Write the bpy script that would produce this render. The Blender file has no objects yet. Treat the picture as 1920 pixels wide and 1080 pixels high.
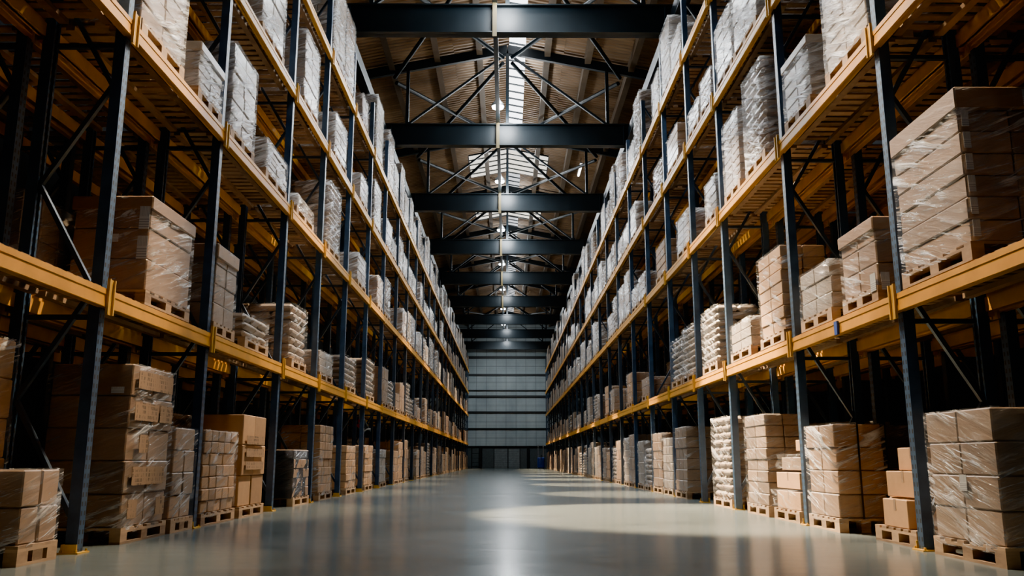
import bpy, math, random
from mathutils import Vector, Matrix
R = random.Random(7)
S = bpy.context.scene
COL = S.collection

# ------------------------------------------------------------------ helpers
class MB:
    """collects shapes, then links them as one mesh object"""
    def __init__(s): s.v=[]; s.f=[]; s.m=[]; s.t=[]; s.sm=[]
    def add(s, vs, fs, mi=0, tint=.5, smooth=False):
        b=len(s.v); s.v+=vs
        for f in fs:
            s.f.append([b+i for i in f]); s.m.append(mi); s.t.append(tint); s.sm.append(smooth)
        return s
    def box(s, x0,x1,y0,y1,z0,z1, mi=0, tint=.5):
        return s.add([(x0,y0,z0),(x1,y0,z0),(x1,y1,z0),(x0,y1,z0),(x0,y0,z1),(x1,y0,z1),(x1,y1,z1),(x0,y1,z1)],
            [(0,3,2,1),(4,5,6,7),(0,1,5,4),(1,2,6,5),(2,3,7,6),(3,0,4,7)], mi, tint)
    def cbox(s, x0,x1,y0,y1,z0,z1, c=.012, mi=0, tint=.5, smooth=False):
        """box with chamfered edges"""
        c=min(c,(x1-x0)*.45,(y1-y0)*.45,(z1-z0)*.45); vs=[]; ix={}
        for i,(X,sx) in enumerate(((x0,1),(x1,-1))):
            for j,(Y,sy) in enumerate(((y0,1),(y1,-1))):
                for k,(Z,sz) in enumerate(((z0,1),(z1,-1))):
                    ix[i,j,k,0]=len(vs); vs.append((X,Y+sy*c,Z+sz*c))
                    ix[i,j,k,1]=len(vs); vs.append((X+sx*c,Y,Z+sz*c))
                    ix[i,j,k,2]=len(vs); vs.append((X+sx*c,Y+sy*c,Z))
        fs=[]
        for i in (0,1):
            q=[ix[i,0,0,0],ix[i,1,0,0],ix[i,1,1,0],ix[i,0,1,0]]; fs.append(q if i else q[::-1])
            q=[ix[0,i,0,1],ix[1,i,0,1],ix[1,i,1,1],ix[0,i,1,1]]; fs.append(q[::-1] if i else q)
            q=[ix[0,0,i,2],ix[1,0,i,2],ix[1,1,i,2],ix[0,1,i,2]]; fs.append(q if i else q[::-1])
        for a in (0,1):
            for b in (0,1):
                q=[ix[a,b,0,0],ix[a,b,0,1],ix[a,b,1,1],ix[a,b,1,0]]; fs.append(q if a!=b else q[::-1])
                q=[ix[a,0,b,0],ix[a,0,b,2],ix[a,1,b,2],ix[a,1,b,0]]; fs.append(q[::-1] if a!=b else q)
                q=[ix[0,a,b,1],ix[0,a,b,2],ix[1,a,b,2],ix[1,a,b,1]]; fs.append(q if a!=b else q[::-1])
        for i in (0,1):
            for j in (0,1):
                for k in (0,1):
                    q=[ix[i,j,k,0],ix[i,j,k,1],ix[i,j,k,2]]; fs.append(q if (i+j+k)%2 else q[::-1])
        return s.add(vs,fs,mi,tint,smooth)
    def bar(s, a, b, w, h, up=(0,0,1), mi=0, tint=.5):
        """rectangular bar from a to b"""
        a=Vector(a); b=Vector(b); d=(b-a).normalized(); u=Vector(up)
        x=d.cross(u); x=x.normalized() if x.length>1e-4 else d.cross(Vector((1,0,0))).normalized(); y=x.cross(d)
        vs=[tuple(p+x*(i*w/2)+y*(j*h/2)) for p in (a,b) for i,j in ((-1,-1),(1,-1),(1,1),(-1,1))]
        return s.add(vs,[(0,1,2,3),(7,6,5,4),(0,4,5,1),(1,5,6,2),(2,6,7,3),(3,7,4,0)],mi,tint)
    def tube(s, pts, r, n=8, mi=0, tint=.5, cap=True):
        pts=[Vector(p) for p in pts]; b=[]; vs=[]
        rr=r if isinstance(r,(list,tuple)) else [r]*len(pts)
        for i,p in enumerate(pts):
            d=(pts[min(i+1,len(pts)-1)]-pts[max(i-1,0)]).normalized()
            u=Vector((0,0,1)) if abs(d.z)<.9 else Vector((1,0,0))
            x=d.cross(u).normalized(); y=x.cross(d)
            for k in range(n):
                a=2*math.pi*k/n; vs.append(tuple(p+x*(math.cos(a)*rr[i])+y*(math.sin(a)*rr[i])))
        fs=[(i*n+k,i*n+(k+1)%n,(i+1)*n+(k+1)%n,(i+1)*n+k) for i in range(len(pts)-1) for k in range(n)]
        s.add(vs,fs,mi,tint,True)
        if cap: s.add([vs[k] for k in range(n)]+[vs[-n+k] for k in range(n)],[tuple(range(n)),tuple(range(2*n-1,n-1,-1))],mi,tint)
        return s
    def mesh(s, name, mats):
        me=bpy.data.meshes.new(name); me.from_pydata(s.v,[],s.f)
        for m in (mats if isinstance(mats,(list,tuple)) else [mats]): me.materials.append(m)
        me.polygons.foreach_set('material_index', s.m); me.polygons.foreach_set('use_smooth', s.sm)
        a=me.attributes.new('tint','FLOAT','FACE'); a.data.foreach_set('value', s.t)
        me.update(); return me
    def build(s, name, mats, parent=None, loc=None):
        return link(name, s.mesh(name, mats), parent, loc)

def link(name, me, parent=None, loc=None, rz=0):
    o=bpy.data.objects.new(name, me); COL.objects.link(o)
    if parent is not None: o.parent=parent
    if loc is not None: o.location=loc
    if rz: o.rotation_euler=(0,0,rz)
    return o
def thing(name, label, cat, loc=(0,0,0), rz=0, group=None):
    o=link(name, None, None, loc, rz); return tag(o,label,cat,group)
def tag(o, label, cat, group=None, kind=None):
    o['label']=label; o['category']=cat
    if group: o['group']=group
    if kind: o['kind']=kind
    return o
def struct(o, label=None, cat=None):
    o['kind']='structure'
    if label: o['label']=label; o['category']=cat
    return o

# ------------------------------------------------------------------ materials
class NT:
    def __init__(s, name):
        s.m=bpy.data.materials.new(name); s.m.use_nodes=True; s.t=s.m.node_tree; s.t.nodes.clear()
        s.out=s.n('ShaderNodeOutputMaterial')
    def n(s, typ, **kw):
        x=s.t.nodes.new(typ)
        for k,v in kw.items():
            if k[0]=='_': setattr(x,k[1:],v)
            else:
                i=x.inputs[int(k[1:]) if k[0]=='i' and k[1:].isdigit() else k.replace('__',' ')]
                if hasattr(v,'is_output') or isinstance(v,bpy.types.NodeSocket): s.t.links.new(v,i)
                else: i.default_value=v
        return x
    def math(s, op, a, b=0., c=None):
        x=s.n('ShaderNodeMath',_operation=op,i0=a,i1=b)
        if c is not None:
            if isinstance(c,bpy.types.NodeSocket): s.t.links.new(c,x.inputs[2])
            else: x.inputs[2].default_value=c
        return x.outputs[0]
    def ramp(s, fac, *stops):
        x=s.n('ShaderNodeValToRGB',Fac=fac); e=x.color_ramp.elements
        while len(e)<len(stops): e.new(.5)
        for el,(p,c) in zip(e,stops): el.position=p; el.color=c if len(c)==4 else (*c,1)
        return x.outputs[0]
    def mix(s, f, a, b, blend='MIX'):
        x=s.n('ShaderNodeMix',_data_type='RGBA',_blend_type=blend)
        for i,v in ((0,f),(6,a),(7,b)):
            if isinstance(v,bpy.types.NodeSocket): s.t.links.new(v,x.inputs[i])
            elif i==0: x.inputs[0].default_value=v
            else: x.inputs[i].default_value=v if len(v)==4 else (*v,1)
        return x.outputs[2]
    def coord(s, which='Object'): return s.n('ShaderNodeTexCoord').outputs[which]
    def noise(s, vec, scale, detail=3., rough=.55, dist=0.):
        return s.n('ShaderNodeTexNoise',Vector=vec,Scale=scale,Detail=detail,Roughness=rough,Distortion=dist).outputs['Fac']
    def xyz(s, vec): return s.n('ShaderNodeSeparateXYZ',i0=vec).outputs
    def comb(s, x,y,z): return s.n('ShaderNodeCombineXYZ',i0=x,i1=y,i2=z).outputs[0]
    def map(s, vec, scale=(1,1,1), rot=(0,0,0)):
        return s.n('ShaderNodeMapping',Vector=vec,Scale=scale,Rotation=rot).outputs[0]
    def bump(s, h, strength=.3, dist=.02): return s.n('ShaderNodeBump',Height=h,Strength=strength,Distance=dist).outputs[0]
    def pbr(s, color, rough=.6, metal=0., normal=None, **kw):
        p=s.n('ShaderNodeBsdfPrincipled',Roughness=rough,Metallic=metal)
        s.setc(p,'Base Color',color)
        if normal is not None: s.t.links.new(normal,p.inputs['Normal'])
        for k,v in kw.items():
            i=p.inputs[k.replace('__',' ')]
            if isinstance(v,bpy.types.NodeSocket): s.t.links.new(v,i)
            else: i.default_value=v
        return p.outputs[0]
    def setc(s,p,name,c):
        if isinstance(c,bpy.types.NodeSocket): s.t.links.new(c,p.inputs[name])
        else: p.inputs[name].default_value=c if len(c)==4 else (*c,1)
    def done(s, shader): s.t.links.new(shader,s.out.inputs[0]); return s.m

def plain(name, color, rough=.5, metal=0., grime=.3, scale=6.):
    t=NT(name); n=t.noise(t.coord(),scale,5.)
    dark=tuple(c*(1-grime) for c in color)
    c=t.ramp(n,(.3,dark),(.7,color))
    r=t.ramp(n,(.3,(rough,)*3),(.7,(min(1,rough*1.25),)*3))
    return t.done(t.pbr(c,r,metal,t.bump(n,.08,.01)))

def carton_mat(name, base, film):
    """kraft board; film>0 adds the sheen and pale streaks of stretch film lying on the board"""
    t=NT(name); co=t.coord(); x,y,z=t.xyz(co)
    u=t.math('ADD',x,y)
    rnd=t.n('ShaderNodeObjectInfo').outputs['Random']
    tint=t.n('ShaderNodeAttribute',_attribute_name='tint').outputs['Fac']
    off=t.math('MULTIPLY',rnd,37.)
    grain=t.noise(t.comb(t.math('ADD',u,off),z,0.),9.,4.)
    v=t.math('MULTIPLY_ADD',t.math('ADD',rnd,tint),.38,.40)
    v=t.math('MULTIPLY_ADD',grain,.35,v)
    bc=t.mix(1.,base,t.n('ShaderNodeCombineColor',i0=v,i1=v,i2=v).outputs[0],'MULTIPLY')
    flute=t.noise(t.comb(t.math('MULTIPLY',u,2.),t.math('MULTIPLY',z,60.),off),1.5,2.)
    if not film:
        return t.done(t.pbr(bc,.72,0.,t.bump(flute,.06,.01)))
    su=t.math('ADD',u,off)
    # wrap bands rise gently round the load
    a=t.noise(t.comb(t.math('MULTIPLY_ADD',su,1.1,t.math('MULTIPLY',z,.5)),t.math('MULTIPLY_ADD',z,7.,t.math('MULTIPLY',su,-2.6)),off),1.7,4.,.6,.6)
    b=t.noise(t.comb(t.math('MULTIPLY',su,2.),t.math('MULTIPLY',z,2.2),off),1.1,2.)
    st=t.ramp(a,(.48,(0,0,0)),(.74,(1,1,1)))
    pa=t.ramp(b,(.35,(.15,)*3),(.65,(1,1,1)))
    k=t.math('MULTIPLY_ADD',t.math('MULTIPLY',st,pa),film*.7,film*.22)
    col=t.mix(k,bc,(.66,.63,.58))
    return t.done(t.pbr(col,.6,0.,t.bump(a,.35,.03),Coat__Weight=.5,Coat__Roughness=.22))

def film_mat(name, color, lo, hi, rough=.2, edge=.51):
    t=NT(name); co=t.coord(); x,y,z=t.xyz(co); u=t.math('ADD',x,y)
    rnd=t.math('MULTIPLY',t.n('ShaderNodeObjectInfo').outputs['Random'],53.)
    su=t.math('ADD',u,rnd)
    a=t.noise(t.comb(t.math('MULTIPLY_ADD',su,1.0,t.math('MULTIPLY',z,.6)),t.math('MULTIPLY_ADD',z,8.,t.math('MULTIPLY',su,-3.)),rnd),1.6,5.,.62,.7)
    b=t.noise(t.comb(su,t.math('MULTIPLY',z,1.6),rnd),1.6,2.)
    gl=t.noise(t.comb(t.math('MULTIPLY_ADD',su,2.2,t.math('MULTIPLY',z,1.)),t.math('MULTIPLY_ADD',z,34.,t.math('MULTIPLY',su,-9.)),rnd),1.7,3.,.6,.4)  # fine white glints, highlights painted into the film's cover
    gm=t.ramp(gl,(.575,(0,0,0)),(.66,(1,1,1)))
    st=t.ramp(a,(edge,(0,0,0)),(edge+.17,(1,1,1)))
    pa=t.ramp(b,(.36,(.15,)*3),(.6,(1,1,1)))
    st=t.math('MAXIMUM',t.math('MULTIPLY',gm,.8),st)
    k=t.math('MULTIPLY_ADD',t.math('MULTIPLY',st,pa),hi-lo,lo)
    bs=t.pbr(color,rough,0.,t.bump(a,.9,.08),Specular__IOR__Level=.9)
    tr=t.n('ShaderNodeBsdfTransparent').outputs[0]
    return t.done(t.n('ShaderNodeMixShader',i0=k,i1=tr,i2=bs).outputs[0])

def floor_mat():
    t=NT('polished_concrete'); co=t.coord()
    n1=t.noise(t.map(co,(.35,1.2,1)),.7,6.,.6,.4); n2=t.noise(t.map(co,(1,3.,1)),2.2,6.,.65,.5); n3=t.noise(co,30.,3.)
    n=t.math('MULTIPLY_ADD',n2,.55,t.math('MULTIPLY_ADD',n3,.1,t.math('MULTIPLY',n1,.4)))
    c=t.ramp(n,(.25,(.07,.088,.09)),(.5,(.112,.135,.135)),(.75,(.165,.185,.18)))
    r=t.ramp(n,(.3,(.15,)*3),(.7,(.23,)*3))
    x,y,z=t.xyz(co)
    j=t.math('LESS_THAN',t.math('ABSOLUTE',t.math('SUBTRACT',t.math('FRACT',t.math('MULTIPLY',y,1/7.25)),.5)),.0012)
    c=t.mix(t.math('MULTIPLY',j,.6),c,(.04,.045,.045))
    b=t.bump(t.math('MULTIPLY_ADD',n3,.3,n1),.02,.02)
    return t.done(t.pbr(c,r,0.,b,Specular__IOR__Level=.38))

def wood_mat(name, c0, c1):
    t=NT(name); co=t.coord(); rnd=t.n('ShaderNodeAttribute',_attribute_name='tint').outputs['Fac']
    n=t.noise(t.map(co,(5,5,18)),1.3,4.); m=t.math('MULTIPLY_ADD',rnd,.5,t.math('MULTIPLY',n,.6))
    c=t.ramp(m,(.25,c0),(.75,c1))
    return t.done(t.pbr(c,.75,0.,t.bump(n,.15,.01)))

def post_mat():
    t=NT('navy_rack_steel'); co=t.coord(); x,y,z=t.xyz(co)
    nx,ny,nz=t.xyz(t.n('ShaderNodeNewGeometry').outputs['Normal'])
    fr=t.math('LESS_THAN',t.math('FRACT',t.math('MULTIPLY',z,1/.075)),.5)
    yy=t.math('ABSOLUTE',t.math('SUBTRACT',t.math('ABSOLUTE',y),.026))
    slot=t.math('MULTIPLY',t.math('MULTIPLY',fr,t.math('LESS_THAN',yy,.011)),t.math('GREATER_THAN',t.math('ABSOLUTE',nx),.7))
    n=t.noise(co,5.,4.)
    c=t.ramp(n,(.3,(.02,.050,.105)),(.7,(.042,.095,.185)))
    c=t.mix(slot,c,(.002,.002,.003))
    return t.done(t.pbr(c,.42,0.,t.bump(n,.05,.01),Specular__IOR__Level=.6))

def roof_mat():
    t=NT('corrugated_roof_sheet'); co=t.coord()
    n=t.noise(t.map(co,(.25,1.4,1)),1.2,5.); m=t.noise(co,.35,2.)
    c=t.ramp(t.math('MULTIPLY_ADD',m,.5,t.math('MULTIPLY',n,.5)),(.3,(.13,.085,.05)),(.55,(.30,.20,.12)),(.75,(.46,.34,.22)))
    return t.done(t.pbr(c,.42,.55))

def endwall_mat():
    t=NT('end_wall_cladding'); co=t.coord(); x,y,z=t.xyz(co)
    v=t.math('LESS_THAN',t.math('FRACT',t.math('MULTIPLY_ADD',x,1/.92,.12)),.035)
    h=t.math('LESS_THAN',t.math('FRACT',t.math('MULTIPLY',z,1/.24)),.1)
    h2=t.math('LESS_THAN',t.math('FRACT',t.math('MULTIPLY_ADD',z,1/.73,.3)),.05)
    n=t.noise(t.map(co,(1,1,.5)),.8,3.)
    c=t.ramp(n,(.3,(.27,.33,.36)),(.7,(.43,.50,.52)))
    c=t.mix(t.math('MULTIPLY',h,.25),c,(.08,.09,.095))
    c=t.mix(t.math('MULTIPLY',t.math('MAXIMUM',v,h2),.75),c,(.04,.045,.05))
    return t.done(t.pbr(c,.55))

def emit(name, color, strength):
    t=NT(name); n=t.noise(t.coord(),3.,2.)
    c=t.mix(t.math('MULTIPLY',n,.15),color,tuple(k*.8 for k in color))
    e=t.n('ShaderNodeEmission',Strength=strength); t.setc(e,'Color',c)
    return t.done(e.outputs[0])

def print_mat():
    """pale paper label with dark bars and lines of type too small to read"""
    t=NT('paper_label'); g=t.coord('Generated'); x,y,z=t.xyz(g); u=t.math('MULTIPLY',t.math('ADD',x,y),1.)
    bars=t.math('GREATER_THAN',t.noise(t.comb(t.math('MULTIPLY',u,30.),0.,0.),1.,1.),.52)
    top=t.math('GREATER_THAN',z,.55); ln=t.math('GREATER_THAN',t.math('FRACT',t.math('MULTIPLY',z,9.)),.6)
    low=t.math('LESS_THAN',z,.45)
    k=t.math('MAXIMUM',t.math('MULTIPLY',bars,top),t.math('MULTIPLY',ln,low))
    return t.done(t.pbr(t.mix(t.math('MULTIPLY',k,.6),(.62,.62,.6),(.12,.12,.12)),.5))

def brown_print():
    """a block of worn dark bars printed on board"""
    t=NT('printed_board'); g=t.coord('Object'); x,y,z=t.xyz(g); u=t.math('ADD',x,y)
    a=t.math('GREATER_THAN',t.noise(t.comb(t.math('MULTIPLY',u,26.),t.math('MULTIPLY',z,1.2),0.),1.2,2.),.5)
    b=t.math('LESS_THAN',t.math('FRACT',t.math('MULTIPLY',z,22.)),.75)
    w=t.noise(g,14.,3.); w=t.ramp(w,(.4,(0,0,0)),(.6,(1,1,1)))
    k=t.math('MULTIPLY',t.math('MULTIPLY',a,b),w)
    return t.done(t.pbr(t.mix(t.math('MULTIPLY',k,.75),(.36,.22,.115),(.07,.04,.02)),.6))
M={}
M['floor']=floor_mat()
M['navy']=post_mat()
M['brace']=plain('dark_navy_brace',(.032,.055,.088),.42,0.,.3)
M['orange']=plain('orange_beam_paint',(.86,.40,.022),.42,0.,.28,3.)
M['yellow']=plain('yellow_steel',(.75,.42,.03),.45)
M['wood']=wood_mat('pallet_wood',(.20,.12,.065),(.50,.33,.19))
M['slat']=wood_mat('deck_slat_wood',(.12,.075,.042),(.34,.21,.115))
M['kraft']=carton_mat('kraft_carton',(.46,.265,.125,1),0)
M['kraft_wrapped']=carton_mat('kraft_carton_under_film',(.29,.18,.10,1),.35)
M['kraft_dull']=carton_mat('kraft_carton_lightly_wrapped',(.31,.18,.09,1),.22)
M['pale_wrapped']=carton_mat('pale_carton_under_film',(.34,.26,.19,1),.65)
M['sack']=carton_mat('paper_sack_under_film',(.36,.25,.16,1),.4)
M['film']=film_mat('clear_stretch_film',(.97,.96,.94),.03,.95,.12)
M['film_lit']=film_mat('lit_stretch_film',(.97,.97,.98),.12,.97,.12,.44)  # whiter copy of the clear film, brightness of lit upper loads painted in
M['film_thin']=film_mat('thin_clear_film',(.95,.92,.88),.02,.7,.12)
M['film_black']=film_mat('black_stretch_film',(.012,.012,.014),.93,1.,.16)
M['roof']=roof_mat()
M['girder']=plain('blue_black_girder_steel',(.004,.0125,.019),.4,.1,.3,1.2)
M['purlin']=plain('brown_grey_purlin_steel',(.17,.13,.09),.45,.4)
M['endwall']=endwall_mat()
M['dark']=plain('dark_steel',(.012,.014,.016),.5)
M['sidewall']=plain('dark_side_cladding',(.035,.042,.046),.7)
M['lowwall']=plain('dark_grey_lower_cladding',(.09,.105,.11),.6)
M['door']=plain('grey_door_slat',(.2,.225,.235),.55)
M['sky']=emit('bright_skylight_sheet',(.95,.97,1.),7.)
M['sky_far']=emit('far_skylight_sheet',(.95,.97,1.),1.6)
M['sky_wide']=emit('dull_skylight_sheet',(1.,.93,.8),2.4)
M['lamp']=emit('lamp_diffuser',(.9,.96,1.),30.)
M['tube']=emit('fluorescent_tube',(1.,.97,.9),14.)
M['label']=print_mat()
M['print']=brown_print()
M['strap']=plain('black_strap',(.012,.012,.012),.4)
M['grey']=plain('galvanised_pipe',(.35,.37,.38),.35,.7)
M['red']=plain('red_valve',(.6,.03,.03),.4)
M['blue']=plain('blue_plastic',(.03,.09,.42),.4)
M['monorail']=plain('ochre_duct_paint',(.10,.072,.016),.5)

# ------------------------------------------------------------------ measures (metres)
H=[0.,2.12,4.65,6.65,8.58]           # beam centre heights
BT=.08; DK=.022                      # half beam height, deck thickness
XF=3.555; XR=4.215                   # front and rear post centres of the row on the aisle
XF2=4.46; XR2=5.12                   # of the row behind it, back to back
PL=[4.62,7.30,9.93,13.15,15.70,18.35,21.15,23.9,26.8]
PR=[4.75,7.48,10.32,13.48,15.76,18.25,21.0,23.8,26.7]
while PL[-1]<77: PL.append(PL[-1]+2.82)
while PR[-1]<77: PR.append(PR[-1]+2.82)
PTOP=10.0
YW=79.5
def surf(l): return 0. if l==0 else H[l]+BT+DK
ORD='first second third fourth fifth sixth seventh eighth ninth tenth eleventh twelfth thirteenth fourteenth fifteenth sixteenth seventeenth eighteenth nineteenth twentieth'.split()
def ordinal(n):
    if n<20: return ORD[n]
    if n==29: return 'thirtieth'
    return 'twenty-'+ORD[n-20]

# ------------------------------------------------------------------ building shell
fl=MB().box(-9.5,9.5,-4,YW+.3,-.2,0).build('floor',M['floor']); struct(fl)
EZ=12.3; RZ=14.15; HX=9.4
def roof_z(x): return RZ-(RZ-EZ)*abs(x)/HX
SKX0,SKX1=.06,.60
def corrugated(mb,x0,x1,ya,yb,step=.19,amp=.022):
    n=int((yb-ya)/step); vs=[]
    for i in range(n+1):
        y=ya+(yb-ya)*i/n
        for dy,dz in ((0,0),(step*.3,0),(step*.5,amp*2),(step*.8,amp*2)):
            vs.append((x0,y+dy,roof_z(x0)+dz)); vs.append((x1,y+dy,roof_z(x1)+dz))
    m=len(vs)//2
    mb.add(vs,[(2*i,2*i+1,2*i+3,2*i+2) for i in range(m-1)])
GY=[18.4+7.25*k for k in range(-2,9)]        # cross girders
WIDE=[(GY[4]+2.6,GY[5]-1.6),(GY[5]+3.2,GY[6]-1.4),(GY[6]+4.2,GY[7]-1.)]   # bays with broad skylights
cm=MB()
corrugated(cm,-HX,-1.75,-4,YW); corrugated(cm,1.85,HX,-4,YW)
edges=[-4]+[v for w in WIDE for v in w]+[YW]
for a,b in zip(edges[::2],edges[1::2]):
    corrugated(cm,-1.75,SKX0,a,b); corrugated(cm,SKX1,1.85,a,b)
cl=cm.build('ceiling',M['roof']); struct(cl)
# ridge skylight and broad skylights: translucent sheets with dark ribs
k=0
def skylight(x0,x1,y0,y1):
    global k
    k+=1
    mb=MB(); parts=[(x0,x1)] if x0*x1>0 else [(x0,0),(0,x1)]
    for a,b in parts:
        mb.add([(a,y0,roof_z(a)+.03),(b,y0,roof_z(b)+.03),(b,y1,roof_z(b)+.03),(a,y1,roof_z(a)+.03)],[(0,1,2,3)])
    o=struct(mb.build('window_%d'%k,M['sky_wide' if x1-x0>1 else 'sky' if y0<30 else 'sky_far']))
    rb=MB(); y=y0
    while y<y1:
        for a,b in parts: rb.bar((a,y,roof_z(a)-.01),(b,y,roof_z(b)-.01),.05,.05)
        y+=.62
    rb.build('window_frame',M['girder'],o)
for a,b in zip([-4,33.]+edges[2::2],[33.]+edges[1::2]): skylight(SKX0,SKX1,a,b)
for a,b in WIDE: skylight(-1.7,1.8,a,b)
# side walls and end wall
for nm,x in (('wall_left',-HX),('wall_right',HX)):
    s=1 if x>0 else -1
    w=MB().box(min(x,x+s*.15),max(x,x+s*.15),-4,YW,0,EZ+.1)
    yy=-3.
    o=struct(w.build(nm,M['sidewall']))
    g=MB()
    for z in (2.6,5.2,7.8,10.4): g.box(min(x,x-s*.1),max(x,x-s*.1),-4,YW,z,z+.14)
    g.build('girt',M['dark'],o)
wf=struct(MB().box(-HX,HX,YW,YW+.2,1.95,RZ+.4).build('wall_far',M['endwall']))
MB().box(-HX,HX,YW-.02,YW+.2,0,1.95).build('lower_cladding',M['lowwall'],wf)
for z,h in ((1.9,.1),(3.5,.12),(5.0,.14),(6.4,.2),(7.0,.12),(8.4,.18),(10.0,.25),(10.9,.6)):
    MB().box(-HX,HX,YW-.14,YW-.02,z,z+h).build('girt',M['dark'],wf)
for nm,x0,x1 in (('door_1',-1.15,.05),('door_2',.12,1.15)):
    mb=MB(); z=.02
    while z<1.78:
        mb.box(x0,x1,YW-.06,YW-.022,z,z+.15); z+=.165
    d=struct(mb.build(nm,M['door']))
    MB().box(x0-.06,x0,YW-.1,YW-.022,0,1.85).box(x1,x1+.06,YW-.1,YW-.022,0,1.85).box(x0,x1,YW-.1,YW-.022,1.78,1.85).build('door_frame',M['dark'],d)
# end columns against the far wall
for x in (1.9,-2.4):
    struct(MB().box(x-.1,x+.1,YW-.35,YW-.15,0,1.9).build('trim_1',M['dark']))

# cross girders (I section), rafters, purlins, eaves girders, bracing
GB,GH=10.5,.72
gm=MB().box(-HX,HX,-.022,.022,GB,GB+GH).box(-HX,HX,-.14,.14,GB,GB+.03).box(-HX,HX,-.14,.14,GB+GH-.03,GB+GH)
for x in (-7,-3.7,3.7,7): gm.box(x-.012,x+.012,-.13,.13,GB,GB+GH)
gme=gm.mesh('ceiling_girder',M['girder'])
for i,y in enumerate(GY):
    g=struct(link('ceiling_girder',gme,None,(0,y,0)),'dark steel cross girder under the roof, %s from the camera end'%ordinal(i),'girder')
    rf=MB()
    for s in (-1,1):
        rf.bar((0,0,roof_z(0)-.33),(s*HX,0,roof_z(HX)-.33),.12,.3)
    r=rf.build('rafter',M['girder'],g)
    br=MB()
    for x in (-6,-3.2,0,3.2,6): br.box(x-.05,x+.05,-.05,.05,GB+GH,roof_z(x)-.4)
    br.build('strut',M['girder'],g)
    br=MB()
    for a,b in ((-3.2,0),(3.2,0)):
        br.bar((a,.0,GB+GH),(b,.0,roof_z(b)-.45),.07,.07)
    br.build('strut_brace',M['girder'],g)
    if i<8: MB().box(-.35,-.25,-.175,-.145,GB-.12,GB+GH+.06).build('cable_duct',M['monorail'],g)['label']='ochre cable duct'
pm={}
for i,x in enumerate((-8.2,-6.7,-5.2,-3.75,-2.3,-.95,1.25,2.55,3.95,5.4,6.9,8.3)):
    z=roof_z(x)-.1
    o=MB().box(x-.05,x+.05,-4,YW,z-.24,z+.06).box(x-.05,x+.14,-4,YW,z-.255,z-.24).build('roof_purlin',M['purlin']); struct(o)
for x in (-3.85,3.85):
    struct(MB().box(x-.02,x+.02,-4,YW-.2,GB+.02,GB+.6).box(x-.12,x+.12,-4,YW-.2,GB+.0,GB+.03).build('eaves_girder',M['girder']))
for i in range(len(GY)-1):
    y0,y1=GY[i],GY[i+1]
    b=MB()
    for s in (-1,1):
        b.tube([(s*.15,y0+.2,13.45),(s*3.6,y1-.2,12.75)],.07,6); b.tube([(s*3.6,y0+.2,12.75),(s*.15,y1-.2,13.45)],.07,6)
    struct(b.build('roof_brace',M['girder']))
# ochre duct along the ridge, on the girders, with dark conduit below
MB().box(-.36,-.24,-4,YW-.2,GB+GH+.01,GB+GH+.07).build('ridge_conduit',M['girder'])
struct(bpy.data.objects['ridge_conduit'])
# ------------------------------------------------------------------ pendant lamps
def lamp(i,x,y,z):
    t=thing('pendant_lamp','white high bay pendant lamp hanging at the ridge before the %s cross girder'%ordinal(i),'lamp',(x,y,z),0,'pendant lamps along the ridge')
    MB().tube([(0,0,.3),(0,0,roof_z(x)-z-.02)],.012,6).build('stem',M['dark'],t)
    MB().tube([(0,0,.02),(0,0,.1),(0,0,.22),(0,0,.32)],[.2,.19,.09,.06],14).build('lamp_shade',M['grey'],t)
    MB().tube([(0,0,-.03),(0,0,.018)],[.17,.185],14).build('diffuser',M['lamp'],t)
for i,y in enumerate(GY):
    lamp(i,-.3,y-.75,11.5)
t=thing('tube_lamp','lone fluorescent tube lamp slung under the roof sheets on the right slope','lamp',(3.15,35.3,13.05))
MB().tube([(0,-.75,0),(0,.75,.05)],.045,10).build('tube',M['tube'],t)
MB().box(-.06,.06,-.8,.8,.06,.12).build('housing',M['grey'],t)
MB().tube([(0,-.6,.1),(0,-.6,.4)],.01,6).tube([(0,.6,.1),(0,.6,.4)],.01,6).build('hanger',M['dark'],t)

# ------------------------------------------------------------------ racking
def post_mesh(s, top):
    """open C section, slotted face towards +-x side s"""
    mb=MB()
    mb.box(*sorted((s*-.05,s*-.044)),-.05,.05,0,top)
    for y in (-1,1): mb.box(-.05,.05,*sorted((y*.05,y*.044)),0,top)
    for y in (-1,1): mb.box(*sorted((s*.05,s*.045)),*sorted((y*.05,y*.022)),0,top)
    return mb.mesh('post',M['navy'])
PM={(s):post_mesh(s,PTOP) for s in (-1,1)}
def plate_mesh():
    mb=MB().box(-.085,.085,-.1,.1,0,.012).box(-.07,-.055,-.075,.075,.012,.075).box(-.055,.06,-.08,-.066,.012,.075)
    for a in (-.07,.07):
        for b in (-.085,.085): mb.tube([(a*.9,b,.012),(a*.9,b,.03)],.01,6)
    return mb.mesh('base_plate',M['yellow'])
PLATE=plate_mesh()
def brace_segments(top):
    """alternating diagonals between the posts, horizontals under each beam level"""
    out=[]; z=.3; side=0
    while z<top-.5:
        z2=min(z+.95,top-.2); out.append((side,z,1-side,z2)); side=1-side; z=z2
    for l in range(1,5): out.append((0,H[l]-.16,1,H[l]-.16))
    return out
SEG=brace_segments(PTOP)
def brace_mesh(s,a,z0,b,z1,w):
    xa=s*.05 if a==0 else s*(w-.05); xb=s*.05 if b==0 else s*(w-.05)
    return MB().bar((xa,0,z0),(xb,0,z1),.04,.045,(0,1,0)).mesh('brace',M['brace'])
BRM={s:[brace_mesh(s,*g,XR-XF) for g in SEG] for s in (-1,1)}
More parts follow.
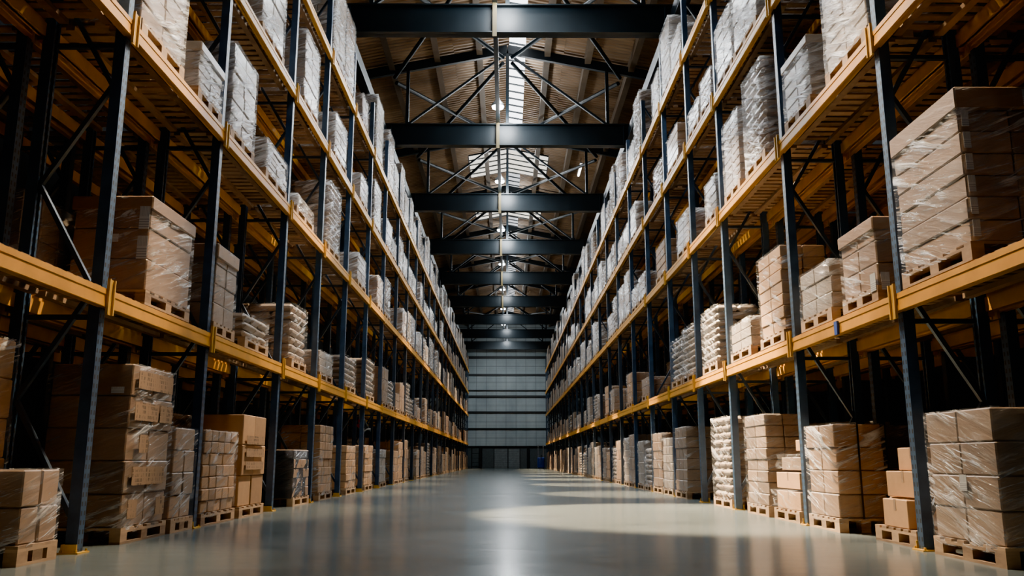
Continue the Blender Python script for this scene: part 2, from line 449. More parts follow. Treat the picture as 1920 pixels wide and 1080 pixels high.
def frame(root,s,xf,y,near):
    if near:
        e=link('upright_frame',None,root,(s*xf,y,0))
        link('post',PM[s],e); link('post',PM[-s],e,(s*(XR-XF),0,0))
        for dx in (0,s*(XR-XF)): link('base_plate',PLATE,e,(dx,0,0),0 if dx==0 and s<0 else math.pi if s>0 else 0)
        for me in BRM[s]: link('brace',me,e)
    else:
        link('upright_frame',FARM[s],root,(s*xf,y,0))
def far_frame(s):
    mb=MB()
    for dx in (0,s*(XR-XF)): mb.box(dx-.05,dx+.05,-.05,.05,0,PTOP); mb.box(dx-.08,dx+.08,-.1,.1,0,.02,1)
    for a,z0,b,z1 in SEG:
        mb.bar((s*.05 if a==0 else s*(XR-XF-.05),0,z0),(s*.05 if b==0 else s*(XR-XF-.05),0,z1),.04,.045,(0,1,0))
    return mb.mesh('upright_frame',[M['brace'],M['yellow']])
FARM={s:far_frame(s) for s in (-1,1)}
BMC={}
def beam_mesh(s,L,with_conn):
    """stepped box section along y, its plain face to -s (the aisle)"""
    key=(s,round(L,2),with_conn)
    if key not in BMC:
        mb=MB().box(-.022,.022,.0,L,-BT,BT).box(*sorted((0,s*.045)),0,L,-BT,BT-.035)
        mb.box(*sorted((s*-.022,s*-.027)),0,L,BT-.05,BT-.005).box(*sorted((s*-.022,s*-.027)),0,L,-BT+.004,-BT+.05)
        if with_conn:
            for y in (0,L): mb.box(-.03,.03,y-.05 if y else -.05,y+.05 if y else .05,-.12,.14)
        BMC[key]=mb.mesh('load_beam',M['orange'])
    return BMC[key]
CONN={s:MB().box(*sorted((s*-.006,s*-.014)),-.058,.058,-.14,.17).box(*sorted((s*-.014,s*-.03)),-.058,-.04,-.14,.17).box(*sorted((s*-.014,s*-.03)),.04,.058,-.14,.17).mesh('beam_connector',M['yellow']) for s in (-1,1)}
DKC={}
def deck_mesh(L):
    key=round(L,2)
    if key not in DKC:
        mb=MB(); n=int(L/.165); rr=random.Random(int(key*100))
        for i in range(n):
            y=.06+(L-.12)*(i+.5)/n; w=.045+rr.random()*.012
            mb.box(-.39,.39,y-w,y+w,0,DK-.002,0,rr.random())
        for x in (-.2,.2): mb.box(x-.04,x+.04,.06,L-.06,-.045,0,0,rr.random())
        DKC[key]=mb.mesh('slatted_deck',M['slat'])
    return DKC[key]
def rack(s,xf,P,near_n,label,behind=False):
    t=thing('pallet_rack',label,'pallet rack',(0,0,0))
    xr=xf+(XR-XF); nb=len(P)-1
    for i,y in enumerate(P): frame(t,s,xf,y,i<near_n)
    rest=MB(); drest=MB(); kb=kd=0
    for i in range(nb):
        y0,L=P[i],P[i+1]-P[i]
        for l in range(1,5):
            for fr in (0,1):
                x=s*(xf-.074) if not fr else s*(xr+.074)
                ss=s if not fr else -s
                lim=17 if not fr else 8
                if i<lim and kb<100:
                    kb+=1
                    near=i<7 and not fr
                    b=link('load_beam',beam_mesh(ss,L,not near),t,(x,y0,H[l]))
                    if near:
                        link('beam_connector',CONN[ss],b,(-ss*.018,0,0))
                        if i in(0,6): pass
                else:
                    rest.box(x-.025,x+.025,y0,y0+L,H[l]-BT,H[l]+BT)
            if kd<96 and i<24:
                kd+=1
                link('slatted_deck',deck_mesh(L),t,(s*(xf+xr)/2,y0,H[l]+BT))
            else:
                for q in range(6):
                    y=y0+.06+(L-.12)*(q+.5)/6; drest.box(s*(xf+xr)/2-.39,s*(xf+xr)/2+.39,y-.12,y+.12,H[l]+BT,H[l]+BT+DK-.002,0,R.random())
    if rest.v: rest.build('load_beam',M['orange'],t)['kind']='stuff'
    if drest.v: drest.build('slatted_deck',M['slat'],t)['kind']='stuff'
    return t
rkl=rack(-1,XF,PL,8,'tall navy and orange pallet racking lining the left side of the aisle')
rkr=rack(1,XF,PR,8,'tall navy and orange pallet racking lining the right side of the aisle')
rack(-1,XF2,PL[:14],5,'dim navy and orange racking standing back to back behind the left aisle racking',True)
rack(1,XF2,PR[:14],5,'dim navy and orange racking standing back to back behind the right aisle racking',True)
rack(-1,5.36,PL[:12],0,'third navy and orange rack row deep behind the left aisle racking')
rack(1,5.36,PR[:12],0,'third navy and orange rack row deep behind the right aisle racking')
MB().box(3.43,3.452,8.76,8.84,2.03,2.17).build('beam_marker',M['blue'],rkr)['label']='small blue marker clipped to orange beam'

# ------------------------------------------------------------------ pallets and loads
def pallet_parts(dx,dy,rr):
    """block pallet: (name, MB) pieces; openings towards x and y"""
    out=[]; hx,hy=dx/2,dy/2
    n=6
    for i in range(n):
        y=-hy+(dy-.1)*i/(n-1); out.append(('deck_board',MB().box(-hx,hx,y,y+.1,.122,.144,0,rr.random())))
    for x in (-hx,-.05,hx-.1): out.append(('stringer_board',MB().box(x,x+.1,-hy,hy,.1,.122,0,rr.random())))
    for x in (-hx,-.05,hx-.1):
        for y in (-hy,-.07,hy-.14): out.append(('block',MB().box(x,x+.1,y,y+.14,.022,.1,0,rr.random())))
    for x in (-hx,-.05,hx-.1): out.append(('bottom_board',MB().box(x,x+.1,-hy,hy,0,.022,0,rr.random())))
    return out
PALC={}
def pallet(parent,dx,dy,split,name='pallet'):
    if split:
        e=link(name,None,parent) if parent is not None else None
        for n,mb in pallet_parts(dx,dy,R): mb.build(n,M['wood'],e)
        return e
    key=(round(dx,1),round(dy*20)/20)
    if key not in PALC:
        mb=MB()
        for n,p in pallet_parts(key[0],key[1],R): mb.add(p.v,p.f,0,p.t[0])
        PALC[key]=mb.mesh('pallet',M['wood'])
    o=link(name,PALC[key],parent); o.scale=(dx/key[0],dy/key[1],1); return o

def shell(dx,dy,z0,z1,rr,amp=.012,gap=.012):
    """wrinkled film round the four sides and over the top edge"""
    mb=MB(); n=max(3,int(max(dx,dy)/.16)); m=max(3,int((z1-z0)/.12)); hx,hy=dx/2+gap,dy/2+gap
    ring=[]
    for i in range(n): ring.append((-hx+2*hx*i/n,-hy,0,-1))
    for i in range(n): ring.append((hx,-hy+2*hy*i/n,1,0))
    for i in range(n): ring.append((hx-2*hx*i/n,hy,0,1))
    for i in range(n): ring.append((-hx,hy-2*hy*i/n,-1,0))
    N=len(ring); vs=[]
    for j in range(m+1):
        z=z0+(z1-z0)*j/m
        for (x,y,nx,ny) in ring:
            d=rr.uniform(0,amp)
            vs.append((x+nx*d,y+ny*d,z+rr.uniform(-.01,.01) if 0<j<m else z))
    fs=[(j*N+i,j*N+(i+1)%N,(j+1)*N+(i+1)%N,(j+1)*N+i) for j in range(m) for i in range(N)]
    # fold on the top
    b=len(vs)
    for (x,y,nx,ny) in ring: vs.append((x*(.80+rr.random()*.08),y*(.80+rr.random()*.08),z1+.006))
    fs+=[(m*N+i,m*N+(i+1)%N,b+(i+1)%N,b+i) for i in range(N)]
    mb.add(vs,fs,0,.5,True); return mb

def sack_stack(t,dx,dy,H0,near,rr,mat):
    z=.146; hh=.115; n=max(3,int((H0-.146)/hh)); hh=(H0-.146)/n; mbs=[]
    for i in range(n):
        kx,ky=(2,2) if i%2 else (1,3) if dy>dx else (2,2)
        for a in range(kx):
            for b in range(ky):
                j=lambda: rr.uniform(-.012,.012)
                mb=MB().cbox(-dx/2+dx*a/kx+.004+j(),-dx/2+dx*(a+1)/kx-.004+j(),-dy/2+dy*b/ky+.004+j(),-dy/2+dy*(b+1)/ky-.004+j(),z+i*hh,z+(i+1)*hh-.004,.045,0,rr.random(),False)
                mbs.append(mb)
    if near:
        for mb in mbs: mb.build('sack',M[mat],t)
    else:
        al=MB()
        for mb in mbs: al.add(mb.v,mb.f,0,mb.t[0])
        al.build('sack_layers',M[mat],t)

def carton_grid(dx,dy,H0,nx,ny,nz,rr,jit=.006,lid=False):
    z0=.146; out=[]; hh=(H0-z0)/nz
    for k in range(nz):
        jx,jy=rr.uniform(-jit,jit)*1.5,rr.uniform(-jit,jit)*1.5
        for a in range(nx):
            for b in range(ny):
                g=.004
                x0=-dx/2+dx*a/nx; x1=x0+dx/nx; y0=-dy/2+dy*b/ny; y1=y0+dy/ny
                j=rr.uniform(-jit,jit)
                out.append(MB().cbox(x0+g+jx,x1-g+jx+j,y0+g+jy,y1-g+jy+j,z0+k*hh+.001,z0+(k+1)*hh-.003,.01,0,rr.random()))
    return out

NEAR=set()
def build_load(t,spec,near,split):
    """spec: dict with dx,dy,h,typ,mat,film,n=(nx,ny,nz)"""
    dx,dy,h=spec['dx'],spec['dy'],spec['h']; rr=random.Random(spec['seed'])
    pallet(t,dx,dy,split)
    mat=spec['mat']; nx,ny,nz=spec['n']
    if spec['typ']=='sack': sack_stack(t,dx-.05,dy-.04,h,near,rr,mat)
    else:
        g=carton_grid(dx-.04,dy-.04,h,nx,ny,nz,rr)
        if near:
            for q,mb in enumerate(g):
                c=mb.build('carton',M[mat],t)
        else:
            al=MB()
            for mb in g: al.add(mb.v,mb.f,0,mb.t[0])
            al.build('carton_stack',M[mat],t)
    if spec['film']:
        shell(dx-.035,dy-.035,.09,h+.004,rr).build('stretch_film',M[spec['film']],t)

SIZE=lambda h:'low' if h<.72 else 'medium-height' if h<1.08 else 'tall'
LOOK={'kraft':'plain brown carton','kraft_wrapped':'film-wrapped brown carton','kraft_dull':'loosely wrapped brown carton','pale_wrapped':'pale film-wrapped carton','sack':'film-wrapped sack'}
TIER=['on the floor','on first beam tier','on second beam tier','on third beam tier','on top beam tier']
specs=[]
def put(s,row,l,i,y0,y1,h,typ='carton',mat='kraft_wrapped',film='film',n=None,dx=.8,slot=0,label=None,overhang=0.,prio=0):
    dy=y1-y0; seed=len(specs)*13+5
    rr=random.Random(seed)
    if n is None: n=(2,2 if rr.random()<.5 else 3,max(2,int((h-.14)/rr.choice((.16,.22,.3)))))
    if film=='film' and l>=2 and row==0: film='film_lit'  # upper aisle loads get the film with painted-in brightness
    xface=(3.49 if row==0 else 4.40)-overhang
    specs.append(dict(s=s,row=row,l=l,bay=i,y=(y0+y1)/2,dy=dy,h=h,typ=typ,mat=mat,film=film,n=n,dx=dx,x=s*(xface+dx/2),seed=seed,slot=slot,label=label,prio=prio))

# measured loads nearest the camera: (side, tier, bay, y0, y1, top z, type, material, film, grid, depth, label)
NL=[
# left, floor
(-1,0,0,6.36,6.9,.68,'carton','kraft_dull','film',(2,2,2),.46,'low film-wrapped carton load on the floor before the first left-side upright',.0),
(-1,0,1,8.0,9.05,1.64,'carton','kraft_dull','film_thin',(2,2,5),.8,'tall five-layer brown carton load on the left floor just past the nearest upright',.0),
(-1,0,1,9.16,9.82,1.09,'carton','kraft_dull','film',(2,2,4),.62,'shoulder-high wrapped carton stack beside the tall five-layer load, left floor',.0),
(-1,0,2,10.06,11.3,1.10,'carton','kraft','film_thin',(2,5,7),.7,'golden small-carton stack just past the second left-side upright, on the floor',.0),
(-1,0,2,11.5,12.6,1.35,'carton','kraft',None,(1,2,3),.7,'plain brown large-carton load behind the golden small-carton stack, left floor',.0),
(-1,0,3,14.35,15.45,.92,'carton','kraft_dull',None,(2,5,5),.8,'black-film load with brown cartons showing at its aisle face, left floor',.0),
(-1,0,4,16.3,17.45,1.40,'carton','kraft','film_thin',(2,5,8),.8,None,0),
(-1,0,5,19.0,20.2,1.06,'carton','kraft','film_thin',(2,5,6),.8,None,0),
(-1,0,6,21.5,22.7,1.11,'carton','kraft','film_thin',(2,4,6),.8,None,0),
# left tier 1
(-1,1,1,8.11,9.25,3.30,'carton','kraft_dull','film',(2,1,3),.8,'tall wide wrapped carton load on first beam tier left, past the nearest upright',0),
(-1,1,2,10.03,10.85,3.31,'carton','kraft_wrapped','film_thin',(2,2,4),.8,'tall narrow carton load on first beam tier, just past second left-side upright',0),
(-1,1,2,11.3,12.4,2.70,'sack','sack','film_thin',(2,2,3),.8,'low sagging film-wrapped load on first beam tier, left racking, second in third bay',0),
(-1,1,3,13.8,14.8,3.28,'sack','sack','film',(2,2,8),.8,'tall wrapped sack stack on first beam tier left, past third upright',0),
(-1,1,4,15.95,17.1,2.78,'carton','pale_wrapped','film',(2,2,3),.8,None,0),
(-1,1,5,18.5,19.7,3.0,'sack','sack','film_thin',(2,2,8),.8,None,0),
(-1,1,6,21.3,22.5,3.26,'sack','sack','film_thin',(2,2,8),.8,None,0),
# left tier 2
(-1,2,1,7.5,8.6,6.1,'carton','kraft_wrapped','film',(2,2,6),.8,None,0),
(-1,2,1,9.0,9.84,5.43,'carton','pale_wrapped','film',(2,2,5),.8,None,0),
(-1,2,2,10.18,11.2,6.05,'carton','pale_wrapped','film',(2,2,6),.8,None,0),
(-1,2,2,11.75,13.0,5.36,'carton','kraft_wrapped','film',(2,2,5),.8,None,0),
(-1,2,3,13.6,14.9,5.1,'sack','sack','film',(2,2,3),.8,None,0),
(-1,2,4,16.2,17.3,6.2,'sack','sack','film',(2,2,10),.8,None,0),
(-1,2,5,19.5,20.7,5.54,'carton','kraft_wrapped','film',(2,2,5),.8,None,0),
(-1,2,6,22.6,23.7,5.66,'carton','kraft_wrapped','film',(2,2,5),.8,None,0),
# left tier 3 and 4
(-1,3,2,11.2,12.4,7.9,'carton','pale_wrapped','film',(2,2,5),.8,None,0),
(-1,3,3,13.75,14.85,8.15,'carton','pale_wrapped','film',(2,2,7),.8,None,0),
(-1,3,4,16.45,17.65,7.75,'carton','pale_wrapped','film',(2,2,5),.8,None,0),
(-1,3,5,19.5,20.6,7.5,'carton','pale_wrapped','film',(2,2,4),.8,None,0),
(-1,3,6,21.6,22.8,8.05,'carton','pale_wrapped','film',(2,2,6),.8,None,0),
(-1,4,4,15.95,17.1,10.5,'carton','pale_wrapped','film',(2,2,8),.8,None,0),
(-1,4,4,17.2,18.2,10.5,'carton','kraft_wrapped','film',(2,2,8),.8,None,0),
(-1,4,5,19.4,20.3,9.5,'carton','kraft_wrapped','film',(2,2,4),.8,None,0),
(-1,4,6,21.6,22.8,10.45,'carton','pale_wrapped','film',(2,2,8),.8,None,0),
# right floor
(1,0,0,6.2,7.22,1.13,'carton','kraft_wrapped','film',(2,2,4),.8,'four-layer film-wrapped carton load on the floor before the nearest right-side upright',0),
(1,0,1,9.24,10.16,1.13,'carton','kraft_dull','film',(1,2,4),.56,'sunlit film-wrapped carton load with black strap, right floor beside loose boxes',0),
(1,0,2,11.7,12.75,1.37,'carton','kraft_wrapped','film_thin',(2,2,8),.55,'tall brown carton load behind the loose film-covered boxes, right floor',0),
(1,0,3,13.6,14.8,1.44,'sack','sack','film',(2,2,10),.8,'tall glossy wrapped sack stack on right floor, just past third upright',0),
(1,0,4,17.0,18.1,1.40,'carton','kraft_wrapped','film_thin',(2,3,6),.8,None,0),
(1,0,5,18.4,19.5,1.22,'carton','pale_wrapped','film',(2,3,6),.8,None,0),
(1,0,5,19.65,20.85,1.36,'carton','kraft_dull','film_thin',(2,2,6),.8,None,0),
# right tier 1
(1,1,0,6.2,7.36,3.60,'carton','kraft_wrapped','film',(2,1,7),.85,'biggest wrapped seven-layer carton load, on first beam tier before nearest right-side upright',0),
(1,1,1,7.85,8.72,3.03,'carton','kraft_dull','film_thin',(2,2,3),.8,'brown carton load with white label on first beam tier, just past nearest right-side upright',0),
(1,1,1,9.02,10.0,2.90,'carton','pale_wrapped','film',(2,2,3),.8,'grey film-wrapped load on first beam tier right, before second upright',0),
(1,1,2,10.62,11.65,3.47,'carton','kraft','film_thin',(2,2,7),.62,'tall golden carton load on first beam tier right, just past second upright',0),
(1,1,2,12.1,13.25,2.79,'carton','pale_wrapped','film',(2,2,3),.6,'low grey film-wrapped load on first beam tier right, before third upright',0),
(1,1,3,14.1,15.2,3.32,'sack','sack','film',(2,2,9),.8,'tall wrapped sack stack on first beam tier right, past third upright',0),
(1,1,4,15.95,16.95,3.29,'sack','sack','film',(2,2,8),.8,None,0),
(1,1,4,17.05,18.1,3.2,'sack','sack','film',(2,2,8),.8,None,0),
(1,1,6,21.1,22.2,2.78,'carton','kraft_dull','film_thin',(2,2,2),.8,None,0),
# right tier 2..4
(1,2,1,7.6,8.72,6.1,'carton','pale_wrapped','film',(2,2,8),.8,None,0),
(1,2,1,9.2,10.1,5.64,'carton','pale_wrapped','film',(2,2,5),.8,None,0),
(1,2,2,10.95,11.9,6.25,'sack','sack','film',(2,2,12),.8,None,0),
(1,2,2,12.2,13.15,6.05,'carton','kraft_wrapped','film',(2,2,9),.8,None,0),
(1,2,3,13.7,14.5,5.5,'carton','pale_wrapped','film',(2,2,4),.8,None,0),
(1,2,4,15.9,17.0,5.55,'carton','kraft_wrapped','film',(2,2,5),.8,None,0),
(1,2,5,18.4,19.6,5.6,'carton','kraft','film_thin',(2,2,4),.8,None,0),
(1,3,2,11.0,12.2,7.95,'carton','pale_wrapped','film',(2,2,5),.8,None,0),
(1,3,2,12.28,13.3,7.85,'carton','pale_wrapped','film',(2,2,5),.8,None,0),
(1,3,3,13.7,14.5,7.45,'carton','kraft_wrapped','film',(2,2,5),.8,None,0),
(1,3,3,14.65,15.6,7.3,'carton','pale_wrapped','film',(2,2,3),.8,None,0),
(1,3,4,16.6,17.8,7.6,'carton','kraft_dull','film_thin',(2,2,4),.8,None,0),
(1,3,5,18.4,19.5,7.5,'sack','sack','film',(2,2,5),.8,None,0),
(1,4,4,15.95,17.0,9.5,'carton','pale_wrapped','film',(2,2,5),.8,None,0),
(1,4,4,17.1,18.1,10.3,'carton','pale_wrapped','film',(2,2,8),.8,None,0),
]
measured={}
for a in NL:
    s,l,i,y0,y1,zt,typ,mat,film,n,dx,lab,ov=a
    slot=sum(1 for q in specs if q['s']==s and q['l']==l and q['bay']==i)
    put(s,0,l,i,y0,y1,zt-surf(l),typ,mat,film,n,dx,slot,lab,ov,prio=1)
    measured.setdefault((s,l),set()).add(i)
maxbay={(-1,0):6,(-1,1):6,(-1,2):6,(-1,3):6,(-1,4):6,(1,0):5,(1,1):6,(1,2):5,(1,3):5,(1,4):4}
HR={0:(.95,1.5),1:(.55,1.2),2:(.6,1.45),3:(.6,1.3),4:(.6,1.75)}
for s,P in ((-1,PL),(1,PR)):
    for row in (0,1):
        for l in range(5):
            for i in range(len(P)-1):
                if row==0 and i<=maxbay[s,l] and not (l>=2 and i==0) : continue
                if row==1 and (i>8 or l>3 or (l==0 and i<2)): continue
                if row==0 and l>=3 and i==0: continue
                a,b=P[i]+.11,P[i+1]-.11; y=a+R.uniform(.0,.1); sl=0
                for q in range(2):
                    w=R.uniform(.98,1.16)
                    skip=.14 if row==0 else .25
                    if row==0 and l==1 and s>0 and 6<i<12: skip=.4
                    if R.random()<skip: y+=w+.1; continue
                    if y+w>b: break
                    hh=R.uniform(*HR[l])
                    mat,film,typ=R.choice([('kraft_wrapped','film','carton'),('pale_wrapped','film','carton'),('kraft_dull','film_thin','carton'),('sack','film','sack'),('kraft','film_thin','carton')] if l<2 else [('kraft_wrapped','film','carton'),('pale_wrapped','film','carton'),('pale_wrapped','film','carton'),('sack','film','sack')])
                    put(s,row,l,i,y,y+w,hh,typ,mat,film,None,.8,sl,None); sl+=1
                    y+=w+R.uniform(.06,.2)
# the ones that show largest become things of their own, the far rest one mass
def rank(q): return q['y']*(1.9 if q['row'] else 1.)-(100 if q['prio'] else 0)
specs.sort(key=rank)
BAYN={}
far=[]
nthing=0; LIMIT=292
used_labels={}
for q in specs:
    if nthing>=LIMIT or q['y']>62: far.append(q); continue
    nthing+=1
    near=q['y']<13.4 and q['row']==0
    split=q['y']<11.5 and q['row']==0 and q['l']<2
    side='left' if q['s']<0 else 'right'
    lab=q['label']
    if not lab:
        where='first' if q['slot']==0 else 'second' if q['slot']==1 else 'third'
        rk='%s-side racking'%side if q['row']==0 else '%s-rear racking'%side
        lab='%s %s load %s, %s, %s bay %s place'%(SIZE(q['h']),LOOK[q['mat']],TIER[q['l']],rk,ordinal(q['bay']),where)
    nm='sack_pallet_load' if q['typ']=='sack' else 'carton_pallet_load'
    t=thing(nm,lab,'pallet load',(q['x'],q['y'],surf(q['l'])),R.uniform(-.012,.012),'pallet loads on the racking' if q['l'] else 'pallet loads on the floor under the racking')
    q['obj']=t
    build_load(t,q,near,split)
# far mass
fm=MB()
for q in far:
    rr=random.Random(q['seed']); x,y,z=q['x'],q['y'],surf(q['l']); dx,dy,h=q['dx'],q['dy'],q['h']
    for a in (-.5,-.06,.38): fm.box(x+a*dx,x+(a+.12)*dx,y-dy/2,y+dy/2,z,z+.1,0,rr.random())
    fm.box(x-dx/2,x+dx/2,y-dy/2,y+dy/2,z+.1,z+.144,0,rr.random())
    mi={'kraft':1,'kraft_dull':1,'kraft_wrapped':2,'pale_wrapped':3,'sack':2}[q['mat']]
    n=max(2,int(h/.3)); hz=(h-.146)/n
    for k2 in range(n):
        j=rr.uniform(-.01,.01)
        for b in (0,1):
            fm.cbox(x-dx/2+.02,x+dx/2-.02,y-dy/2+.02+b*(dy/2-.02)+j,y-dy/2+.01+(b+1)*(dy/2-.02)+j,z+.146+k2*hz,z+.146+(k2+1)*hz-.004,.015,mi,rr.random())
o=fm.build('distant_load_mass',[M['wood'],M['kraft_dull'],M['kraft_wrapped'],M['pale_wrapped']])
tag(o,'distant wrapped pallet loads filling both racks toward the far wall','pallet load',None,'stuff')

def find(s,l,bay,slot): return next(q for q in specs if q['s']==s and q['l']==l and q['bay']==bay and q['slot']==slot and q['row']==0)
def sticker(q,face,u0,u1,z0,z1,name='label_sticker',mat='label'):
    """flat paper on the aisle face ('aisle') or the camera-side face ('end') of a load"""
    t=q['obj']; hx,hy=q['dx']/2,q['dy']/2; mb=MB()
    if face=='aisle':
        x=-q['s']*(hx+.004); mb.box(min(x,x-q['s']*.003),max(x,x-q['s']*.003),u0,u1,z0,z1)
    else:
        mb.box(u0,u1,-hy-.006,-hy-.003,z0,z1)
    o=mb.build(name,M[mat],t); return o
big=find(1,1,0,0)
hz=(big['h']-.146)/7
for k2 in range(6): sticker(big,'end',-.395,-.34,.16+k2*hz+.02,.16+k2*hz+.15)
for k2 in range(4,7): sticker(big,'end',.1,.16,.16+k2*hz+.02,.16+k2*hz+.15)
q=find(1,1,1,0); sticker(q,'aisle',-.42,-.3,.1,.27); sticker(q,'end',-.36,-.28,.1,.27)
q=find(1,0,0,0); sticker(q,'aisle',-.1,.0,.52,.64)
q=find(-1,1,1,0); sticker(q,'end',.28,.38,.75,.98); sticker(q,'end',.28,.38,.45,.68); sticker(q,'end',-.0,.09,.62,.70)
q=find(-1,0,1,1); sticker(q,'end',-.1,.05,.85,.92); sticker(q,'end',.05,.15,.6,.7)
q=find(-1,0,1,0); sticker(q,'end',.2,.32,1.36,1.42)
def lid(q,mat,hh=.15):
    dx,dy,h=q['dx']/2+.004,q['dy']/2+.004,q['h']
    MB().cbox(-dx,dx,-dy,dy,h-hh,h+.012,.012,0,.6).build('tray_lid',M[mat],q['obj'])
lid(big,'kraft_wrapped',.17); lid(find(-1,1,1,0),'kraft_dull',.13); lid(find(-1,1,2,0),'kraft_dull',.16); lid(find(1,1,1,0),'kraft_dull',.12)
lid(find(1,2,1,1),'pale_wrapped',.1); lid(find(-1,2,1,1),'pale_wrapped',.1)
q=find(-1,0,1,0); hz=(q['h']-.146)/5
for k2,u0,u1 in ((4,-.42,.42),(3,-.45,.1),(3,.14,.46),(1,-.4,.35),(2,-.3,-.1),(0,-.44,-.24),(0,.2,.42)):
    sticker(q,'aisle',u0,u1,.16+k2*hz+.06,.16+k2*hz+hz-.07,'printed_panel','print')
q=find(-1,0,2,1)
for k2 in range(3): sticker(q,'aisle',-.4,.4,.62+k2*.17,.73+k2*.17,'printed_panel','print')
# black straps on the sunlit load
q=find(1,0,1,0); t=q['obj']; hx,hy=q['dx']/2+.012,q['dy']/2+.012
b=MB().box(-.03,-.012,-hy-.006,-hy,.14,q['h']+.01).box(-.03,-.012,hy,hy+.006,.14,q['h']+.01).box(-.03,-.012,-hy,hy,q['h']+.01,q['h']+.016); b.build('strap',M['strap'],t)
# black film over the camera side and top of the left floor load
q=find(-1,0,3,0); t=q['obj']; rr=random.Random(3)
sh=shell(.84,1.06,.13,.9,rr,.02); sh.v=[(x-.06,y-.02,z) for x,y,z in sh.v]; sh.build('black_film',M['film_black'],t)

# ------------------------------------------------------------------ loose boxes on the right floor
def empty_pallet(label,x,y,dx,dy):
    t=thing('wooden_pallet',label,'pallet',(x,y,0))
    for n,mb in pallet_parts(dx,dy,R): mb.build(n,M['wood'],t)
    return t
def loose_box(label,x,y,z,dx,dy,dz,rz=0,mat='kraft',flap=False):
    t=thing('cardboard_box',label,'box',(x,y,z),rz)
    MB().cbox(-dx/2,dx/2,-dy/2,dy/2,0.001,dz,.006,0,R.random()).build('carton_body',M[mat],t)
    w=.045
    MB().box(-dx/2,dx/2,-w/2,w/2,dz,dz+.0015).box(-dx/2-.0015,-dx/2,-w/2,w/2,dz-.1,dz+.0015).box(dx/2,dx/2+.0015,-w/2,w/2,dz-.1,dz+.0015).build('packing_tape',M['kraft_dull'],t)
    if flap:
        mb=MB(); mb.bar((-dx/2+.05,-dy/2-.004,dz*.45),(-dx/2+.02,-dy/2-.03,dz*.05),.0,.003,(0,1,0)); mb.box(-dx/2+.02,-dx/2+.024,-dy/2-.02,-dy/2,.02,dz*.5); mb.build('flap',M[mat],t)
    return t
empty_pallet('wooden pallet under the three loose brown boxes, right floor',3.90,8.05,.72,.84)
loose_box('large plain brown box, bottom of the three loose boxes, right floor',3.95,8.05,.146,.58,.66,.26)
loose_box('wide plain brown box, middle of the three loose boxes, right floor',3.94,8.03,.412,.60,.64,.235,.03)
loose_box('plain brown box, topmost of the three loose boxes, right floor',3.99,8.03,.652,.50,.56,.21,-.03)
loose_box('narrow brown box squeezed beside the bottom loose box, right floor',3.60,8.05,.146,.08,.5,.25)
# film-covered pile just past the second right-side upright
empty_pallet('pallet under the film-covered pile of boxes, right floor past second upright',3.86,10.98,.74,.98)
t=loose_box('lower brown box half hidden in clear film, right floor past second upright',3.86,10.95,.146,.68,.9,.22)
sh=shell(.72,.94,.01,.235,random.Random(5),.05,.01); sh.build('loose_film',M['film'],t)
loose_box('brown box with torn top in middle of film-covered pile, right floor',3.86,10.97,.395,.66,.84,.2,.02,'kraft')
t=loose_box('film-bagged box near top of pile, right floor past second upright',3.87,10.96,.62,.56,.7,.16,.05,'kraft_wrapped')
sh=shell(.6,.74,.02,.2,random.Random(6),.07,.01); sh.build('loose_film',M['film'],t)
loose_box('small brown box on top of the film-covered pile, right floor',3.92,10.9,.86,.42,.5,.14,-.05)
# boxes stacked behind the loose boxes
for k2 in range(3):
    for j2 in range(2):
        loose_box('dull brown carton behind the three loose boxes, %s layer, %s side'%(('bottom','middle','top')[k2],('nearer','farther')[j2]),4.75,8.0+j2*.62,.0+.31*k2,.5,.58,.305)
# tower at the left edge
t=thing('carton_pallet_load','tall sunlit carton tower at the left edge behind the low wrapped load','pallet load',(-4.37,6.44,0))
pallet(t,.8,1.04,True)
for mb in carton_grid(.76,1.0,1.70,2,1,5,random.Random(8)): mb.build('carton',M['kraft'],t)
shell(.765,1.005,.1,1.704,random.Random(9)).build('stretch_film',M['film_thin'],t)

# ------------------------------------------------------------------ small things down the aisle
t=thing('sprinkler_drop','tangle of pale pipes with a red valve under the first beam tier, left racking','pipe fitting',(-3.75,21.9,1.35))
MB().tube([(0,0,.62),(0,0,.2),(.05,.3,.1),(.1,.6,.18),(.12,1.,.2)],.022,8).build('pipe',M['grey'],t)
MB().tube([(0,.1,.3),(.05,.4,.45),(.08,.8,.28),(.1,1.2,.15)],.014,6).build('hose',M['grey'],t)
MB().tube([(0,-.06,.25),(0,.06,.25)],[.05,.05],10).tube([(0,0,.33),(0,0,.4)],.03,8).build('valve',M['red'],t)
t=thing('roll_cage','dark open steel roll cage standing by the far wall, left end','trolley',(-2.7,77.6,0))
for x in (-.45,.45):
    for y in (-.35,.35):
        MB().tube([(x,y,.12),(x,y,1.9)],.03,6).build('upright',M['dark'],t)
        MB().tube([(x-.03,y,.06),(x+.03,y,.06)],.06,10).build('wheel',M['dark'],t)
MB().box(-.48,.48,-.38,.38,.12,.17).build('base',M['dark'],t)
mb=MB()
for z in (.5,.9,1.3,1.88):
    for y in (-.35,.35): mb.tube([(-.45,y,z),(.45,y,z)],.018,6)
mb.build('side_lattice',M['dark'],t)
t=thing('pallet_stacker','small white and blue pallet stacker parked at the far end, right side','pallet stacker',(2.9,74.5,0))
MB().cbox(-.3,.3,-.3,.25,.08,.95,.05).build('body',M['blue'],t)
for x in (-.22,.22): MB().box(x-.05,x+.05,.25,.33,.05,2.0).build('mast',M['grey'],t)
for x in (-.2,.2): MB().box(x-.07,x+.07,.33,1.3,.05,.11).build('fork',M['grey'],t)
MB().tube([(0,-.3,.8),(0,-.6,1.15),(0,-.62,1.2)],.03,8).build('tiller',M['dark'],t)
for x in (-.2,.2): MB().tube([(x-.03,-.1,.075),(x+.03,-.1,.075)],.075,10).build('wheel',M['dark'],t)

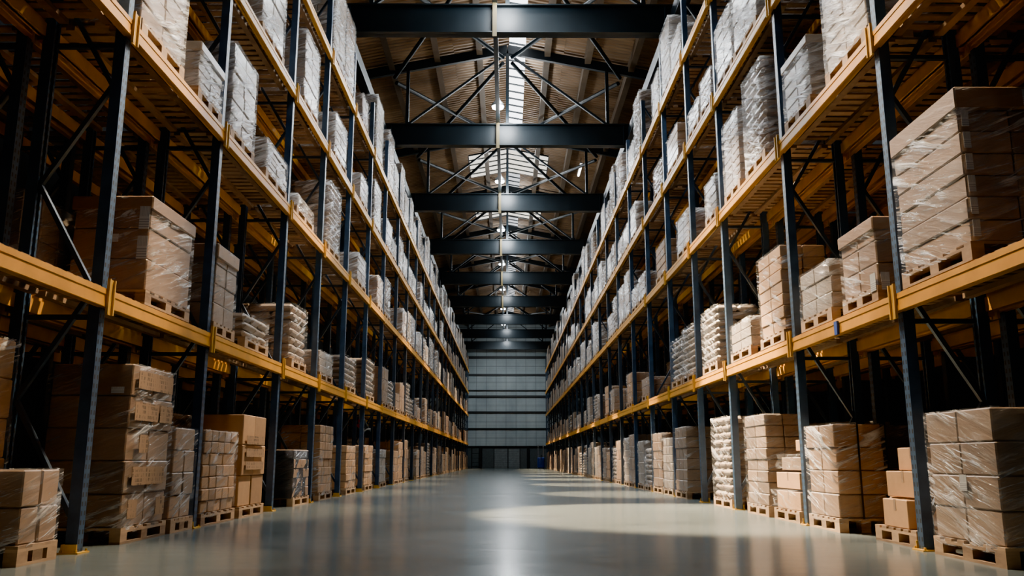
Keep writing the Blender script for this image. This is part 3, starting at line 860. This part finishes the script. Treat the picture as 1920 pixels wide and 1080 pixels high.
# ------------------------------------------------------------------ light
def area(name,x,y,z,sx,sy,e,col,rot=(0,0,0)):
    d=bpy.data.lights.new(name,'AREA'); d.shape='RECTANGLE'; d.size=sx; d.size_y=sy; d.energy=e; d.color=col
    o=link(name,d,None,(x,y,z)); o.rotation_euler=rot; return o
DAY,TILT=900,30
for i in range(1,len(GY)-1):   # dimmed toward the far wall to weaken the streak reflected in the floor
    yc=(GY[i]+GY[i+1])/2
    a=area('skylight_daylight',.33,yc,roof_z(.33)-.12,.5,6.4,DAY*(1.5 if i<5 else .8 if i<6 else .4),(.90,.96,1.),(math.radians(-TILT),0,0)); a.data.spread=math.radians(150); a.data.specular_factor=.03
def spot(x,y,z,tx,ty,tz,e,ang,blend,col,r=.12):
    d=bpy.data.lights.new('aimed_spot','SPOT'); d.energy=e; d.spot_size=math.radians(ang); d.spot_blend=blend; d.color=col; d.shadow_soft_size=r; d.specular_factor=.12
    o=link('aimed_spot',d,None,(x,y,z)); o.rotation_euler=(Vector((tx,ty,tz))-Vector((x,y,z))).to_track_quat('-Z','Y').to_euler()
WARM=(1.,.74,.46)
for i,y in enumerate(GY):
    if i==0: continue
    if i>=2: spot(-.3,y-.75,11.4,2.5,y-6.,0,130000 if i>2 else 240000,17 if i>2 else 28,.35,WARM)
    spot(-.3,y-.75,11.4,-3.7,y-4.6,1.5,28000,26,.7,WARM)  # extra spot added at each pendant to warm the lower left loads
    if i<3: spot(-.3,y-.75,11.4,3.7,y-4.3,1.8,27000,24,.7,WARM)  # extra spots added to light aisle faces of the nearest right loads
    if i==2: spot(-.3,y-.75,11.4,3.7,10.2,1.6,70000,20,.7,WARM)  # one more added spot, brightens right loads between the others
    d=bpy.data.lights.new('pendant_glow','POINT'); d.energy=300 if i<6 else 140; d.color=(.93,.97,1.); d.shadow_soft_size=.2; d.specular_factor=.15
    link('pendant_glow',d,None,(-.05,y-.75,11.25))
spot(0,70.5,10.3,0,YW,4.5,1500,100,.9,(.85,.95,1.))  # added spot without a fitting, brightens the far wall
w=bpy.data.worlds.new('World'); S.world=w; w.use_nodes=True
bg=w.node_tree.nodes['Background']; bg.inputs[0].default_value=(.54,.5,.47,1); bg.inputs[1].default_value=.15

# ------------------------------------------------------------------ camera
cd=bpy.data.cameras.new('Camera'); cd.sensor_width=36; cd.lens=36*1599.08/1920; cd.clip_end=300
cam=link('Camera',cd,None,(0,0,.751)); cam.rotation_euler=(math.pi/2+.1988,0,-.0057)
S.camera=cam
S.view_settings.view_transform='AgX'; S.view_settings.look='AgX - Punchy'; S.view_settings.exposure=.5
c=S.cycles
c.use_denoising=True; c.max_bounces=6; c.diffuse_bounces=3; c.glossy_bounces=3; c.transparent_max_bounces=12; c.transmission_bounces=2
c.sample_clamp_indirect=6; c.caustics_reflective=False; c.caustics_refractive=False
